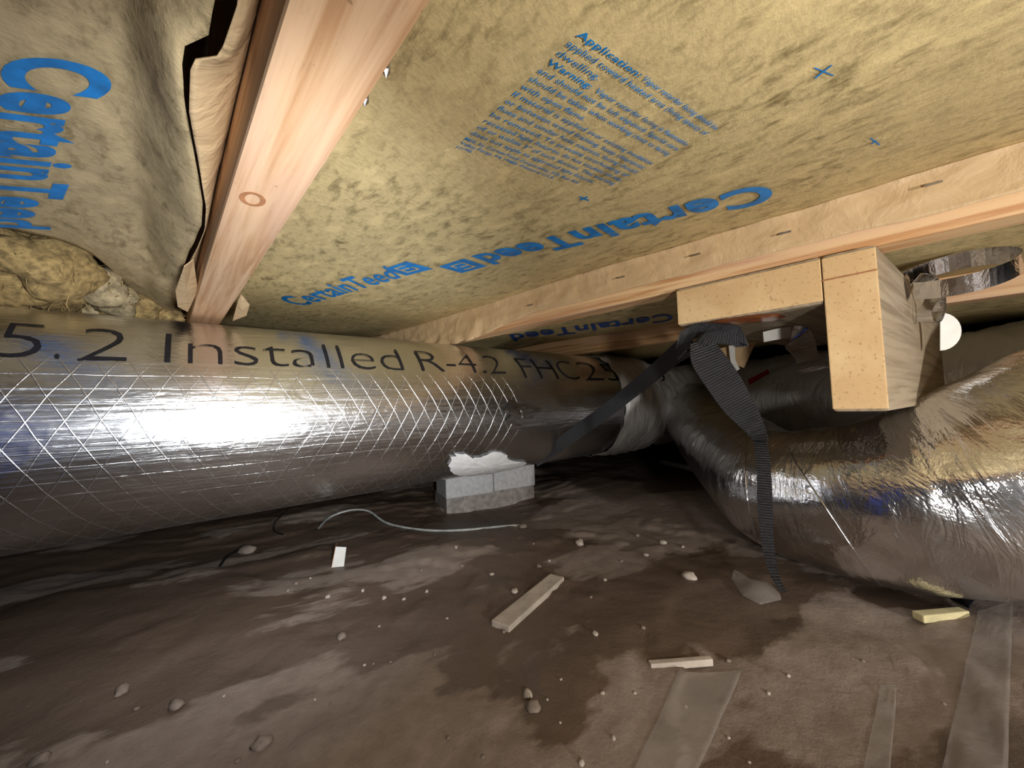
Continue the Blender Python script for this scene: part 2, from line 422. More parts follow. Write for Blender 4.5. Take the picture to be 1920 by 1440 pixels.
# knot on the left joist, a slit and a nail tip or two
kc = onz(474, 374, HJ-.0006)
ring = []
for k in range(20):
    a = 2*math.pi*k/20
    ring.append(kc+JD*(math.cos(a)*.012)+JN*(math.sin(a)*.0085))
for k in range(20):
    a = 2*math.pi*k/20
    ring.append(kc+JD*(math.cos(a)*.0085)+JN*(math.sin(a)*.005))
mk('knot', ring, [[k, (k+1) % 20, 20+(k+1) % 20, 20+k] for k in range(20)], KNOT, jl, label='dark oval knot ring')
for (px, py) in ((684, 198), (724, 144)):
    c = onz(px, py, HJ); v, f = blob((c.x, c.y, c.z+.006), .0025, .0025, .007, 0, px, .1, 1); mk('nail_tip', v, f, STEEL, jl)

# ------------------------------------------------------------------ insulation batts
def zmain(x, y):
    u = x*FD.x+y*FD.y; w = x*FN.x+y*FN.y
    return .231+.006*fbm(u*3.1, w*4.2, 7, 2)-.012*math.sin(math.pi*max(0, min(1, (w-.07)/.53)))+.02*sm(.9, 1.5, u)
bm_ = root('insulation_batt', uwp(.3, .33, .23, FD, FN), 'yellowed insulation batt with the blue warning paragraph', 'insulation', 'kraft-faced batts')
def mfn(a, b):
    u = -2.6+5.2*a
    wl = (JD*u+JN*.078); w0 = wl.x*FN.x+wl.y*FN.y
    w = w0+(w_f+.001-w0)*b
    uu = u+ (wl.x*FD.x+wl.y*FD.y-u)*(1-b)
    p = FD*uu+FN*w; return Vector((p.x, p.y, ZC+zmain(p.x, p.y)))
v, f, uv = grid(mfn, 150, 40); v, f = thick(v, f, Vector((0, 0, .10)))
mk('paper_facing', v, f, PAPER, bm_, smooth=True)
# stapled flange on the side of the far joist
def ffn(a, b):
    u = -1.6+3.3*a
    lo = .186+.003*fbm(u*9, 1, 3, 2)
    hang = sm(.50, .72, u); lo = lo-.03*hang*(1+.4*fbm(u*14, 5, 1, 2))
    z = .236+(lo-.236)*b
    off = .0022+.0035*abs(fbm(u*16, b*2.2, 9, 3))+hang*(.010+.012*fbm(u*18, b*3, 2, 3))*b
    off += .004*math.exp(-((b-0)/.12)**2)
    p = FD*u+FN*(w_f-off); return Vector((p.x, p.y, ZC+z))
v, f, uv = grid(ffn, 330, 12); v, f = thick(v, f, FN*.0008)
fl = mk('stapled_flange', v, f, FLANGE, bm_, smooth=True, label='creased tan paper flange')
for px, py in ((1750, 345), (1472, 437), (1305, 478), (1165, 520), (995, 572)):
    d = ray(px, py); k = (w_f-.0075)/(d.x*FN.x+d.y*FN.y); c = CAM+d*k
    a = FD*.0065; bz = Vector((0, 0, .0011)); o = -FN*.0018
    v, f = hexa([c-a-bz, c+a-bz, c+a-bz+o, c-a-bz+o, c-a+bz, c+a+bz, c+a+bz+o, c-a+bz+o]); mk('staple', v, f, STEEL, fl)
# printing
def print_on(parent, zf, body, quad, mat, name, bold=.0, nx=12, ny=3, lift=.0015, res=3):
    v, f, w = glyphs(body, bold, res)
    if nx: v, f = cut(v, f, nx, ny)
    H = homog([(0, 0), (1, 0), (1, 1), (0, 1)], quad)
    return mk(name, [hit_field(*H(x, y), zf, lift) for x, y in v], f, mat, parent)
Q = lambda x, y: onz(x, y, .225)
b_ = Q(926, 496)-Q(885, 481); cm = Q(1448, 360)
S0, S1 = cm-b_*.5, cm+b_*.5
def px(P):
    d = P-CAM; c = d.dot(CF); return (960+FPX*d.dot(CR)/c, 720-FPX*d.dot(CU)/c)
print('C box', px(S0), px(S1))
print_on(bm_, zmain, 'CertainTeed', [px(S0), (885, 481), (926, 496), px(S1)], INK, 'blue_lettering', .034, 24, 4, .0015, 6)
print_on(bm_, zmain, 'CertainTeed', [(566, 574), (752, 520), (722, 499), (518, 561)], INK, 'blue_lettering', .02, 24, 4)
def logo(parent, zf, c4, s):
    n = 6; H = homog([(0, 0), (1, 0), (1, 1), (0, 1)], c4)
    v, f, _ = grid(lambda a, b: hit_field(*H(a, b), zf, .0015), n, n); lg = mk('blue_logo', v, f, INK, parent, label='solid blue logo block')
    for bx in ((.25, .2, .32, .8), (.25, .2, .75, .27), (.25, .73, .7, .8), (.32, .47, .62, .54), (.69, .27, .76, .5)):
        v = [hit_field(*H(x, y), zf, .0022) for x, y in ((bx[0], bx[1]), (bx[2], bx[1]), (bx[2], bx[3]), (bx[0], bx[3]))]
        mk('logo_line', v, [[0, 1, 2, 3]], PAPER, lg)
logo(bm_, zmain, [(870, 485), (822, 500), (866, 512), (914, 499)], 1)
logo(bm_, zmain, [(762, 517), (812, 504), (762, 490), (720, 504)], 1)
rows = ['Application: Vapor retarder facing should be', 'applied toward heated area (living space) of', 'dwelling.', 'Warning: Vapor retarder facing is flammable',
        'and should not be left exposed. Special care', 'should be taken when working close to facing', 'with open flame.', 'If material is applied over existing insulation',
        'or between wood framing, keep clearances', 'flues and similar heat sources, facing should', 'be removed. To prevent overheating of', 'recessed light fixtures, do not insulate on top',
        'of or within 3" of such devices. This warning', 'does not apply to approved light fixtures.']
wd = [1, 1, .24, 1, 1, 1, .39, 1, 1, 1, .99, 1, 1, .88]
Hp = homog([(0, 0), (1, 0), (1, 13), (0, 13)], [(1086, 61), (1346, 241), (1140, 352), (885, 248)])
def para(body, i, x0, x1, bold, size=.56):
    v, f, _ = glyphs(body, bold, 2)
    mk('blue_small_print', [hit_field(*Hp(x0+(x1-x0)*x, i+.30-y*size), zmain, .0016) for x, y in v], f, INK, bm_)
for i, (s, k) in enumerate(zip(rows, wd)):
    if i == 0: para('Application:', 0, 0, .37, .02); para(s[13:], 0, .39, 1, .004)
    elif i == 3: para('Warning:', 3, 0, .25, .02); para(s[9:], 3, .28, 1, .004)
    else: para(s, i, 0, k, .004)
para('Mfd. by CertainTeed Corporation, P.O. Box 860', 14.0, 0, .80, .006, .45)
para('Valley Forge, PA 19482  Printed in U.S.A.', 14.75, 0, .64, .006, .45)
para('(c)1996', 15.45, 0, .09, .006, .45)
def strokes(parent, zf, segs, w, name='blue_registration_mark'):
    for (x0, y0, x1, y1) in segs:
        dx, dy = x1-x0, y1-y0; l = math.hypot(dx, dy); nx, ny = -dy/l*w, dx/l*w
        mk(name, [hit_field(x0+nx, y0+ny, zf), hit_field(x1+nx, y1+ny, zf), hit_field(x1-nx, y1-ny, zf), hit_field(x0-nx, y0-ny, zf)], [[0, 1, 2, 3]], INK, parent)
strokes(bm_, zmain, [(1527, 127, 1563, 142), (1560, 122, 1528, 147), (1632, 259, 1650, 272), (1634, 270, 1644, 263), (1086, 369, 1104, 376), (1102, 369, 1088, 375)], 1.3)

# left batt
EDGE = [(-2.4, .023), (.17, .023), (.206, .024), (.243, .021), (.252, .012), (.262, .010), (.30, .011), (.383, .022), (.44, .029), (.493, .0315), (.56, .028), (.62, .024), (.70, .020), (1.2, .02)]
def zleft_uw(u, w):
    e = interp(EDGE, u)-.0025
    base = .236+.004*fbm(u*4, w*6, 3, 2)-.010*math.sin(math.pi*max(0, min(1, (w+.46)/.44)))
    rd = -.021+.006*fbm(u*6, 2, 2, 2)
    k = sm(rd, e, w); fold = .004*fbm(u*13, w*30, 5, 3)*sm(rd-.01, rd+.02, w)
    drop = .03*sm(.62, .85, u)*sm(-.10, .0, w)
    return base+(.1935-base)*k**.8+fold-drop*(1-k)
def zleft(x, y): return zleft_uw(x*JD.x+y*JD.y, x*JN.x+y*JN.y)
bl = root('insulation_batt', uwp(.4, -.1, .23), 'dusty insulation batt with vertical blue lettering beside the joist', 'insulation', 'kraft-faced batts')
def lfn(a, b):
    t = b**.55; w0 = -.462; 
    u1 = .74+.30*sm(-.10, .02, w0+(.02-w0)*t)+.02*fbm(b*9, 3, 1, 2)
    u = -2.2+(u1+2.2)*(a**.6 if a > 0 else 0)
    e = interp(EDGE, u)-.0025-.004*sm(.30, .20, u); w = w0+(e-w0)*t
    p = JD*u+JN*w; return Vector((p.x, p.y, ZC+zleft_uw(u, w)))
v, f, uv = grid(lfn, 170, 60); v, f = thick(v, f, Vector((0, 0, .0012)))
mk('paper_facing', v, f, PAPER_L, bl, smooth=True)
def lfl(a, b):
    u = -1.2+1.9*a; e = interp(EDGE, u)
    w = e+(.0352-e)*b; z = .188+.024*b-.006*math.sin(math.pi*b)+.002*fbm(u*12, b*2, 1, 2)
    p = JD*u+JN*w; return Vector((p.x, p.y, ZC+z))
v, f, uv = grid(lfl, 200, 8); v, f = thick(v, f, Vector((0, 0, .0012)))
mk('loose_flange', v, f, FLANGE, bl, smooth=True, label='loose tan paper flange with a stepped edge')
for pts, zz in (([(329, 545, .168), (345, 500, .175), (363, 487, .186), (371, 545, .174), (352, 585, .160), (333, 575, .160)], 0),
                ([(452, 552, .172), (468, 572, .166), (462, 592, .160), (436, 602, .156), (446, 565, .168)], 0)):
    P = [onz(a, b, z) for a, b, z in pts]; c = sum(P, Vector())/len(P)+Vector((0, 0, -.004))
    n = len(P); v, f = thick([c]+P, [[0, 1+i, 1+(i+1) % n] for i in range(n)], Vector((0, 0, .001)))
    mk('torn_flap', v, f, FLANGE, bl)
print_on(bl, zleft, 'CertainTeed', [(20, 96), (-26, 425), (90, 431), (214, 128)], INK, 'blue_lettering', .034, 24, 6, .0018, 6)
# glass wool spilling from the end of that batt
fw = root('glass_wool', uwp(.85, -.1, .17), 'exposed golden glass wool spilling above the duct', 'insulation')
rnd = random.Random(3)
for i, (px_, py_, z, r, mt) in enumerate([(30, 520, .205, .060, 0), (90, 500, .21, .055, 0), (-40, 520, .20, .07, 0), (130, 540, .20, .05, 0), (60, 560, .185, .05, 0), (185, 535, .205, .042, 1), (160, 575, .19, .045, 1),
                                   (215, 560, .20, .040, 1), (245, 580, .19, .04, 0), (285, 585, .195, .035, 0), (310, 592, .19, .03, 0), (120, 470, .235, .03, 0), (20, 470, .23, .05, 0), (-90, 540, .19, .07, 0), (100, 580, .18, .045, 0), (10, 585, .18, .05, 0)]):
    c = onz(px_, py_, z)
    c = CAM+(c-CAM)*(min(1, 1.02/((c-CAM).to_2d().length)))
    v, f = blob(c, r, r*.8, r*.7, rnd.random()*3, i*3.1, .35, 3); mk('tuft', v, f, FIBREP if mt else FIBRE, fw, smooth=True)
fv = []; ff_ = []
for ch in list(fw.children):
    for q in ch.data.vertices:
        if rnd.random() < .55:
            p = q.co+ORG[fw.name]; nn = Vector(q.normal)
            d1 = (nn+Vector((rnd.uniform(-1.6, 1.6), rnd.uniform(-1.6, 1.6), rnd.uniform(-1.6, 1.2)))).normalized()*rnd.uniform(.006, .016); d2 = (d1+nn.cross(d1)*.8)
            sd = Vector((rnd.uniform(-1, 1), rnd.uniform(-1, 1), rnd.uniform(-1, 1)))*.0006; i = len(fv)
            fv += [p-sd, p+sd, p+d1+sd, p+d1-sd, p+d1*.9+d2*.8]; ff_ += [[i, i+1, i+2, i+3], [i+3, i+2, i+4]]
tag(mk('loose_fibres', fv, ff_, FIBRE, fw), None, None, None, 'stuff')
# batts further off
def far_batt(w0, w1, u0, u1, D, N, z, label, mat, sag=.015):
    r = root('insulation_batt', uwp((u0+u1)/2, (w0+w1)/2, z, D, N), label, 'insulation', 'kraft-faced batts')
    zf = lambda u, w: z-sag*math.sin(math.pi*(w-w0)/(w1-w0))+.006*fbm(u*4, w*5, z*50+w0, 2)
    v, f, uv = grid(lambda a, b: uwp(u0+(u1-u0)*a, w0+(w1-w0)*b, zf(u0+(u1-u0)*a, w0+(w1-w0)*b), D, N), 90, 24)
    v, f = thick(v, f, Vector((0, 0, .08))); mk('paper_facing', v, f, mat, r, smooth=True)
    return r, zf
bn, zn = far_batt(w_f+.041, 1.099, -2.2, 3.0, FD, FN, .215, 'shadowed insulation batt behind the beam ends', PAPER)
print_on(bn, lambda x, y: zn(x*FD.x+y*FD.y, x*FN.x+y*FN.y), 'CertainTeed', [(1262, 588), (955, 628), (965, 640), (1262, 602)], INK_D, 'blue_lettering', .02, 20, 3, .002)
far_batt(1.141, 1.70, -2.0, 3.4, FD, FN, .19, 'dim insulation batt beyond the last joist in view', PAPER, .02)
far_batt(-1.05, -.502, -2.2, 2.2, JD, JN, .215, 'insulation batt behind the camera, mirrored in the duct', PAPER_L)

# ------------------------------------------------------------------ beam ends under the far joist
def onD(px_, py_):
    d = ray(px_, py_); k = (w_f-.012)/(d.x*FN.x+d.y*FN.y); return CAM+d*k
DB = Vector((math.sin(math.radians(52.5)), math.cos(math.radians(52.5)), 0))
def beam(x0, x1, ybot, length, label, name):
    a, b = onD(x0, 500), onD(x1, 500)
    zb = onD((x0+x1)/2, ybot).z-ZC
    r = root(name, ((a+b)*.5).to_2d().to_3d()+Vector((0, 0, ZC+zb)), label, 'beam', 'beam ends')
    q = [a, b, b+DB*length, a+DB*length]
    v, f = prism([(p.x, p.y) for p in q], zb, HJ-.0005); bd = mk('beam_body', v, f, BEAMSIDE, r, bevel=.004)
    # saw-cut end face, a thin slab proud of the body
    e0 = -FN*.0015
    v, f = hexa([a+e0, b+e0, b-e0*.3, a-e0*.3, a+e0, b+e0, b-e0*.3, a-e0*.3])
    v = [Vector((p.x, p.y, ZC+(zb+.003 if i < 4 else HJ-.004))) for i, p in enumerate(v)]
    mk('sawn_end', v, f, ENDG, r, bevel=.0012, label='tan speckled saw-cut end')
    return r, a, b, zb
bA, a1, b1, zA = beam(1541, 1645, 772, .58, 'tall tan beam end hanging below the joist', 'wooden_beam')
bB, a2, b2, zB = beam(1266, 1539, 592, .50, 'wide low beam end above the black strap', 'wooden_beam')
print('beams', a1, b1, zA, a2, b2, zB)
# glue smear and saw line
c = a2*.55+b2*.45
gl = []
gp = [onz(x, y, zB-.001) for x, y in ((1320, 606), (1360, 598), (1420, 590), (1460, 588), (1475, 594), (1450, 602), (1400, 606), (1350, 612))]
g0 = sum(gp, Vector())/len(gp)+Vector((0, 0, -.003))
mk('glue_smear', [g0]+gp, [[0, 1+i, 1+(i+1) % 8] for i in range(8)], GLUE, bB, smooth=True, label='shiny amber glue smear')
e = -FN*.0022
pa, pb = onD(1542, 527), onD(1644, 506)
v, f = hexa([pa+e-Vector((0, 0, .0008)), pb+e-Vector((0, 0, .0008)), pb-Vector((0, 0, .0008)), pa-Vector((0, 0, .0008)), pa+e+Vector((0, 0, .0008)), pb+e+Vector((0, 0, .0008)), pb+Vector((0, 0, .0008)), pa+Vector((0, 0, .0008))])
mk('pencil_line', v, f, KNOT, bA)

# ------------------------------------------------------------------ the main foil duct
DR = .168; DC = DN*.857+Vector((0, 0, ZC-.012))
duct = root('insulated_duct', DC+DD*.3-Vector((0, 0, DR)), 'long silver foil duct with black printed lettering', 'duct')
S_0, S_1 = -2.2, 1.06
path = [tuple(DC+DD*(S_0+(S_1-S_0)*i/220))+(DR,) for i in range(221)]
def dduct(L, a, r):
    s = L+S_0
    return .0007*fbm(s*3, math.cos(a)*1.2, math.sin(a)*1.2, 2)-.0*math.exp(-((s-.18)/.05)**2)*max(0, math.cos(a-math.radians(60)-math.pi/1))
v, f, uv = tube(path, 96, dduct)
mk('foil_jacket', v, f, FOIL, duct, smooth=True, uvs=uv)
def hit_cyl(px_, py_, lift=.0):
    dv = ray(px_, py_).normalized(); o = CAM-DC; vp = dv-DD*dv.dot(DD); op = o-DD*o.dot(DD); R = DR+lift
    A = vp.dot(vp); B = 2*vp.dot(op); C = op.dot(op)-R*R; dc = B*B-4*A*C
    t = (-B-math.sqrt(max(0, dc)))/(2*A); P = CAM+dv*t; q = P-DC
    return (P-DC).dot(DD), math.atan2(q.z, -q.dot(DN))
def on_cyl(s, th, lift=.0013): return DC+DD*s+(-DN*math.cos(th)+Vector((0, 0, math.sin(th))))*(DR+lift)
for word, xa, xb, yb, yt in (('5', -14, 78, 668, 604), ('.', 106, 116, 669, 610), ('2', 150, 240, 679, 612), ('Installed', 308, 757, 692, 634), ('R-4.2', 790, 944, 708, 664), ('FHC', 976, 1076, 716, 676), ('25/50', 1086, 1230, 718, 680)):
    sa, ta = hit_cyl(xa, 650 if xa < 300 else 670 if xa < 700 else 690); sb, tb = hit_cyl(xb, 650 if xb < 300 else 670 if xb < 700 else 690)
    v, f, w = glyphs(word, -.022, 3); v, f = cut(v, f, 6, 8)
    t0, t1 = math.radians(30), math.radians(52)
    if word == 'FHC' or word == '25/50': t0 = math.radians(26)
    hh = 1.0
    mk('black_lettering', [on_cyl(sa+(sb-sa)*x, t0+(t1-t0)*y*hh) for x, y in v], f, BLACK, duct)
# white mastic smear low on the duct
sm_pts = [(842, 868), (850, 852), (872, 850), (885, 857), (905, 854), (922, 846), (945, 850), (958, 862), (985, 866), (970, 876), (940, 884), (900, 890), (868, 890), (846, 884)]
P = [on_cyl(*hit_cyl(*q), .0035) for q in sm_pts]; sc_ = [hit_cyl(*q) for q in sm_pts]
cs = sum(a for a, b in sc_)/len(sc_); ct = sum(b for a, b in sc_)/len(sc_)
vv = []; ff = []; nr = 5; n = len(sm_pts)
dense = cr([(a, b) for a, b in sc_+sc_[:1]], 4)[:-1]; n = len(dense)
for k in range(nr):
    t = 1-k/nr
    for i, (a, b) in enumerate(dense):
        j = 1+(.10*fbm(i*.9, 2, 5, 2) if k == 0 else 0)
        vv.append(on_cyl(cs+(a-cs)*t*j, ct+(b-ct)*t*j, .0030+.003*(1-t)+.002*random.random()*(k > 0)))
vv.append(on_cyl(cs, ct, .007))
for k in range(nr-1):
    for i in range(n): ff.append([k*n+i, k*n+(i+1) % n, (k+1)*n+(i+1) % n, (k+1)*n+i])
for i in range(n): ff.append([(nr-1)*n+i, (nr-1)*n+(i+1) % n, nr*n])
mk('mastic_smear', vv, ff, WHITE, duct, smooth=True, label='white smear of mastic low on the side')
# crumpled foil patch
def patchfn(a, b):
    r_ = b*(1+.25*math.sin(6.283*a*3+1)+.15*math.sin(6.283*a*7)); t_ = 6.2832*a
    return on_cyl(.60+.05*r_*math.cos(t_), math.radians(-3+9*r_*math.sin(t_)), .0035+.003*(1-b)*abs(fbm(math.cos(t_)*b*3, math.sin(t_)*b*3, 3, 3)))
v, f, uv = grid(patchfn, 40, 8)
mk('foil_patch', v, f, TAPE, duct, uvs=[(a*.2, b*.2) for a, b in uv], label='crumpled bright foil patch')
# wrapped joint at the far end
def wr(L, a, r):
    return .006*fbm(L*22, math.cos(a)*5, math.sin(a)*5, 4)+.005*fbm(L*6, math.cos(a)*2, math.sin(a)*2+4, 2)
path = [tuple(DC+DD*(1.03+.30*i/60))+(DR*1.02+.008*math.sin(i/60*math.pi),) for i in range(61)]
v, f, uv = tube(path, 80, wr); mk('foil_wrap', v, f, WRAP, duct, smooth=True, uvs=uv, label='crinkled foil wrapped round the joint')

# ------------------------------------------------------------------ flexible ducts beyond the joint
def flexduct(name, ctrl, mat, label, nring, pleat, amp, n=26, nseg=72, seed=0):
    pts = cr([(x, y, ZC+z, r) for x, y, z, r in ctrl], n)
    r0 = root(name, (ctrl[0][0], ctrl[0][1], ZC+ctrl[0][2]-ctrl[0][3]), label, 'duct', 'flexible branch ducts')
    def dsp(L, a, r):
        return amp*(.5*abs(math.sin(L*math.pi/pleat+1.5*fbm(L*3, math.cos(a), math.sin(a)+seed, 2)))+1.1*fbm(L*14, math.cos(a)*3, math.sin(a)*3+seed, 3)+.9*fbm(L*5, math.cos(a)*1.3, math.sin(a)*1.3+seed, 2))
    v, f, uv = tube(pts, nseg, dsp); mk('foil_jacket', v, f, mat, r0, smooth=True, uvs=uv)
    return r0, pts
e_ = DC+DD*1.31
fd1, _ = flexduct('flexible_duct', [(e_.x, e_.y, -.015, .160), (e_.x+.12, e_.y+.09, -.02, .155), (.78, 1.62, -.02, .15), (.90, 1.50, -.02, .15), (.98, 1.25, -.015, .148), (1.06, 1.0, -.005, .145), (1.22, .82, .0, .145), (1.5, .62, .01, .145)], WRAP,
                  'dull flexible duct running behind the tall beam end', 0, .03, .008, 18, 64, 3)
fd2, fpts = flexduct('flexible_duct', [(.70, 1.50, -.06, .12), (.62, 1.2, -.11, .115), (.555, .92, -.165, .112), (.512, .74, -.180, .112), (.525, .64, -.172, .114), (.57, .565, -.156, .124), (.68, .505, -.118, .146), (.81, .47, -.085, .165), (1.1, .42, -.07, .17), (1.5, .40, -.07, .17)], FLEX,
                     'shiny crinkled flexible duct in front at the right', 0, .05, .0022, 26, 88, 0)
from mathutils.bvhtree import BVHTree
def bvh(o):
    off = ORG[o.parent.name]
    return BVHTree.FromPolygons([q.co+off for q in o.data.vertices], [list(p.vertices) for p in o.data.polygons])
T_D = [bvh(c) for r in (fd1, fd2, duct) for c in r.children if c.name.startswith(('foil_jacket', 'foil_wrap'))]
def hit_mesh(px_, py_, trees):
    best = None
    for t in trees:
        h = t.ray_cast(CAM, ray(px_, py_).normalized())
        if h[0] is not None and (best is None or h[3] < best[3]): best = h
    return best
def seam(pts, r, parent, mat, name, trees):
    P = []
    for a in cr(pts, 10):
        h = hit_mesh(*a, trees)
        if h: P.append(tuple(h[0]+h[1]*r*.3*(1 if h[1].dot(ray(*a)) < 0 else -1))+(r,))
    if len(P) > 3:
        v, f, uv = tube(P, 8); mk(name, v, f, mat, parent, smooth=True, uvs=uv)
def patch(pts, parent, mat, name, trees, label=None):
    n = len(pts); H = homog([(0, 0), (1, 0), (1, 1), (0, 1)], pts); vv = []
    for i in range(7):
        for j in range(5):
            q = H(i/6, j/4); h = hit_mesh(*q, trees)
            if not h: return
            vv.append(h[0]-ray(*q).normalized()*.0015)
    mk(name, vv, [[i*5+j, i*5+j+1, i*5+6+j, i*5+5+j] for i in range(6) for j in range(4)], mat, parent, label=label)
T2 = [bvh(c) for c in fd2.children]; T1 = [bvh(c) for c in fd1.children]
seam([(1476, 838), (1500, 880), (1550, 955), (1610, 1045), (1650, 1098), (1688, 1148)], .0012, fd2, TAPE, 'jacket_seam', T2)
seam([(1400, 812), (1398, 880), (1405, 960), (1425, 1030), (1462, 1100)], .0012, fd2, TAPE, 'jacket_seam', T2)
patch([(1402, 712), (1440, 692), (1443, 700), (1405, 722)], fd1.children[0], RED, 'red_print', T1, 'red printed mark')
patch([(1240, 780), (1256, 780), (1256, 800), (1240, 800)], duct, RED, 'red_print', T_D[2:], 'red printed mark')
patch([(1838, 640), (1890, 605), (1898, 622), (1845, 660)], fd1.children[0], RED, 'red_print', T1, 'dark red printed mark')

# ------------------------------------------------------------------ black strap
st = root('hanging_strap', PD(1335, 640, .56), 'black woven strap knotted under the beam end', 'strap')
v, f, uv = ribbon([(1006, 868, 1.10, .020, 110, 0), (1030, 850, 1.06, .030, 115, 10), (1065, 822, 1.00, .036, 118, 10), (1130, 775, .92, .038, 120, 20), (1210, 712, .80, .036, 125, 20), (1262, 668, .70, .034, 130, 10), (1300, 640, .58, .034, 130, 0)], 10, .003)
mk('sling', v, f, STRAP, st, uvs=uv)
v, f, uv = ribbon([(1272, 640, .575, .024, 80, 10), (1300, 622, .56, .03, 70, 30), (1345, 617, .55, .022, 60, 40), (1380, 625, .545, .022, 90, 20), (1396, 640, .55, .016, 120, 10), (1375, 642, .56, .014, 100, 0)], 8, .003)
mk('knot_fold', v, f, STRAP, st, uvs=uv)
v, f, uv = ribbon([(1285, 665, .57, .026, 40, 10), (1310, 640, .545, .028, 60, 30), (1345, 632, .535, .018, 80, 20), (1385, 640, .535, .014, 100, 10)], 8, .003)
mk('knot_fold', v, f, STRAP, st, uvs=uv)
v, f, uv = ribbon([(1312, 640, .548, .030, 20, 0), (1325, 672, .540, .046, 22, 0), (1352, 712, .535, .046, 30, 5), (1382, 758, .53, .040, 32, 10), (1412, 798, .525, .026, 30, 30), (1428, 826, .52, .018, 20, 60)], 10, .003)
mk('wide_tail', v, f, STRAP, st, uvs=uv)
v, f, uv = ribbon([(1424, 815, .522, .016, 10, 60), (1432, 870, .53, .016, 5, 40), (1434, 940, .53, .018, 0, 30), (1440, 1020, .515, .014, 10, 30), (1452, 1075, .50, .010, 20, 40), (1470, 1110, .49, .006, 30, 30)], 10, .003)
mk('lower_loop', v, f, STRAP, st, uvs=uv)

# ------------------------------------------------------------------ foil tape
tp = root('foil_tape_loop', PD(1795, 520, .60), 'loop of foil tape curling beside the tall beam', 'tape')
c0 = PD(1795, 512, .52); ax = (Vector((0, 0, 1))-ray(1795, 512).normalized()*.5).normalized(); e1 = (CR-ax*CR.dot(ax)).normalized(); e2 = ax.cross(e1)
v = []; f = []; uv = []; NR = 48
for i in range(NR+1):
    a = math.pi*1.02+2*math.pi*.97*i/NR; rr = .0585
    p = c0+e1*(rr*math.cos(a))+e2*(rr*.85*math.sin(a)); q = (e1*math.cos(a)+e2*math.sin(a))*.0009
    for s, k in ((-.012, 0), (.012, 0), (.012, 1), (-.012, 1)): v.append(p+ax*s+q*k); uv.append((i*.009, s))
for i in range(NR):
    for k in range(4): f.append([i*4+k, i*4+(k+1) % 4, i*4+4+(k+1) % 4, i*4+4+k])
f += [[3, 2, 1, 0], [NR*4, NR*4+1, NR*4+2, NR*4+3]]
mk('ring', v, f, TAPE, tp, smooth=False, uvs=uv)
v, f, uv = ribbon([(1716, 524, .52, .018, 80, 40), (1738, 524, .53, .016, 70, 60), (1756, 540, .54, .016, 40, 80), (1760, 575, .56, .016, 10, 70), (1752, 602, .555, .016, -10, 70), (1737, 603, .55, .016, -20, 70), (1733, 585, .55, .016, 10, 70), (1748, 556, .55, .016, 20, 70), (1740, 536, .56, .014, 60, 60)], 7, .0008)
mk('twist', v, f, TAPE, tp, uvs=uv)
cc = PD(1776, 622, .57); fan = [cc+CR*-.010+CU*-.026]+[cc+CR*(-.010+.022*math.sin(math.pi*k/14))+CU*(.028*math.cos(math.pi*k/14))-CF*(.008*math.sin(math.pi*k/14)) for k in range(15)]
v, f = thick(fan, [[0, k, k+1] for k in range(1, 15)], CF*.001); mk('backing_curl', v, f, PAPERW, tp, label='white curled backing')
t2 = root('foil_tape_strip', PD(1500, 640, .62), 'short foil tape strip dangling under the low beam', 'tape')
v, f, uv = ribbon([(1431, 632, .60, .016, 95, 0), (1460, 626, .60, .017, 95, 0), (1482, 623, .60, .017, 95, 10)], 6, .0008); mk('white_backing', v, f, PAPERW, t2, uvs=uv)
v, f, uv = ribbon([(1486, 620, .605, .017, 95, 30), (1496, 625, .60, .028, 70, 50), (1500, 645, .59, .042, 15, 10), (1515, 672, .59, .042, 12, -10), (1528, 695, .60, .044, 15, 30)], 6, .0008); mk('foil_face', v, f, TAPE, t2, uvs=uv)
t3 = root('paper_tag', PD(1365, 660, .75), 'tan paper scrap hanging behind the strap knot', 'paper')
q = [PD(1340, 655, .78), PD(1418, 640, .78), PD(1395, 690, .78), PD(1350, 672, .78)]
v, f = thick(q, [[0, 1, 2, 3]], CF*.001); mk('scrap', v, f, FLANGE, t3)
v, f, uv = ribbon([(1372, 648, .76, .012, 0, 0), (1374, 675, .76, .010, 10, 0), (1382, 695, .755, .012, 30, 0)], 5, .001); mk('white_strip', v, f, PAPERW, t3, uvs=uv)

# ------------------------------------------------------------------ concrete blocks under the duct
gz = lambda P: ground_z(P.x, P.y)
def block(pxA, pxB, ytopA, ybotA, dep, depth, label, mat):
    A = PD(pxA, (ytopA+ybotA)/2, dep[0]); B = PD(pxB, (ytopA+ybotA)/2, dep[1])
    A.z = B.z = 0
    h0 = PD(pxA, ybotA, dep[0]).z; h1 = PD(pxA, ytopA, dep[0]).z
    d = (B-A).normalized(); nrm = Vector((-d.y, d.x, 0))
    q = [A, B, B+nrm*depth, A+nrm*depth]
    v, f = prism([(p.x, p.y) for p in q], h0-ZC, h1-ZC)
    return tag(mk('concrete_block', v, f, mat, bevel=.003), label, 'block', 'blocks propping the duct')
block(836, 925, 878, 936, (1.13, 1.20), .10, 'pale grey paver under the white mastic, nearer the wire', CONC)
block(926, 1003, 862, 921, (1.20, 1.27), .10, 'pale grey paver at the foot of the black strap', CONC)
block(838, 1004, 934, 1020, (1.14, 1.28), .12, 'dusty lower concrete block half buried in the dirt', CONCD)

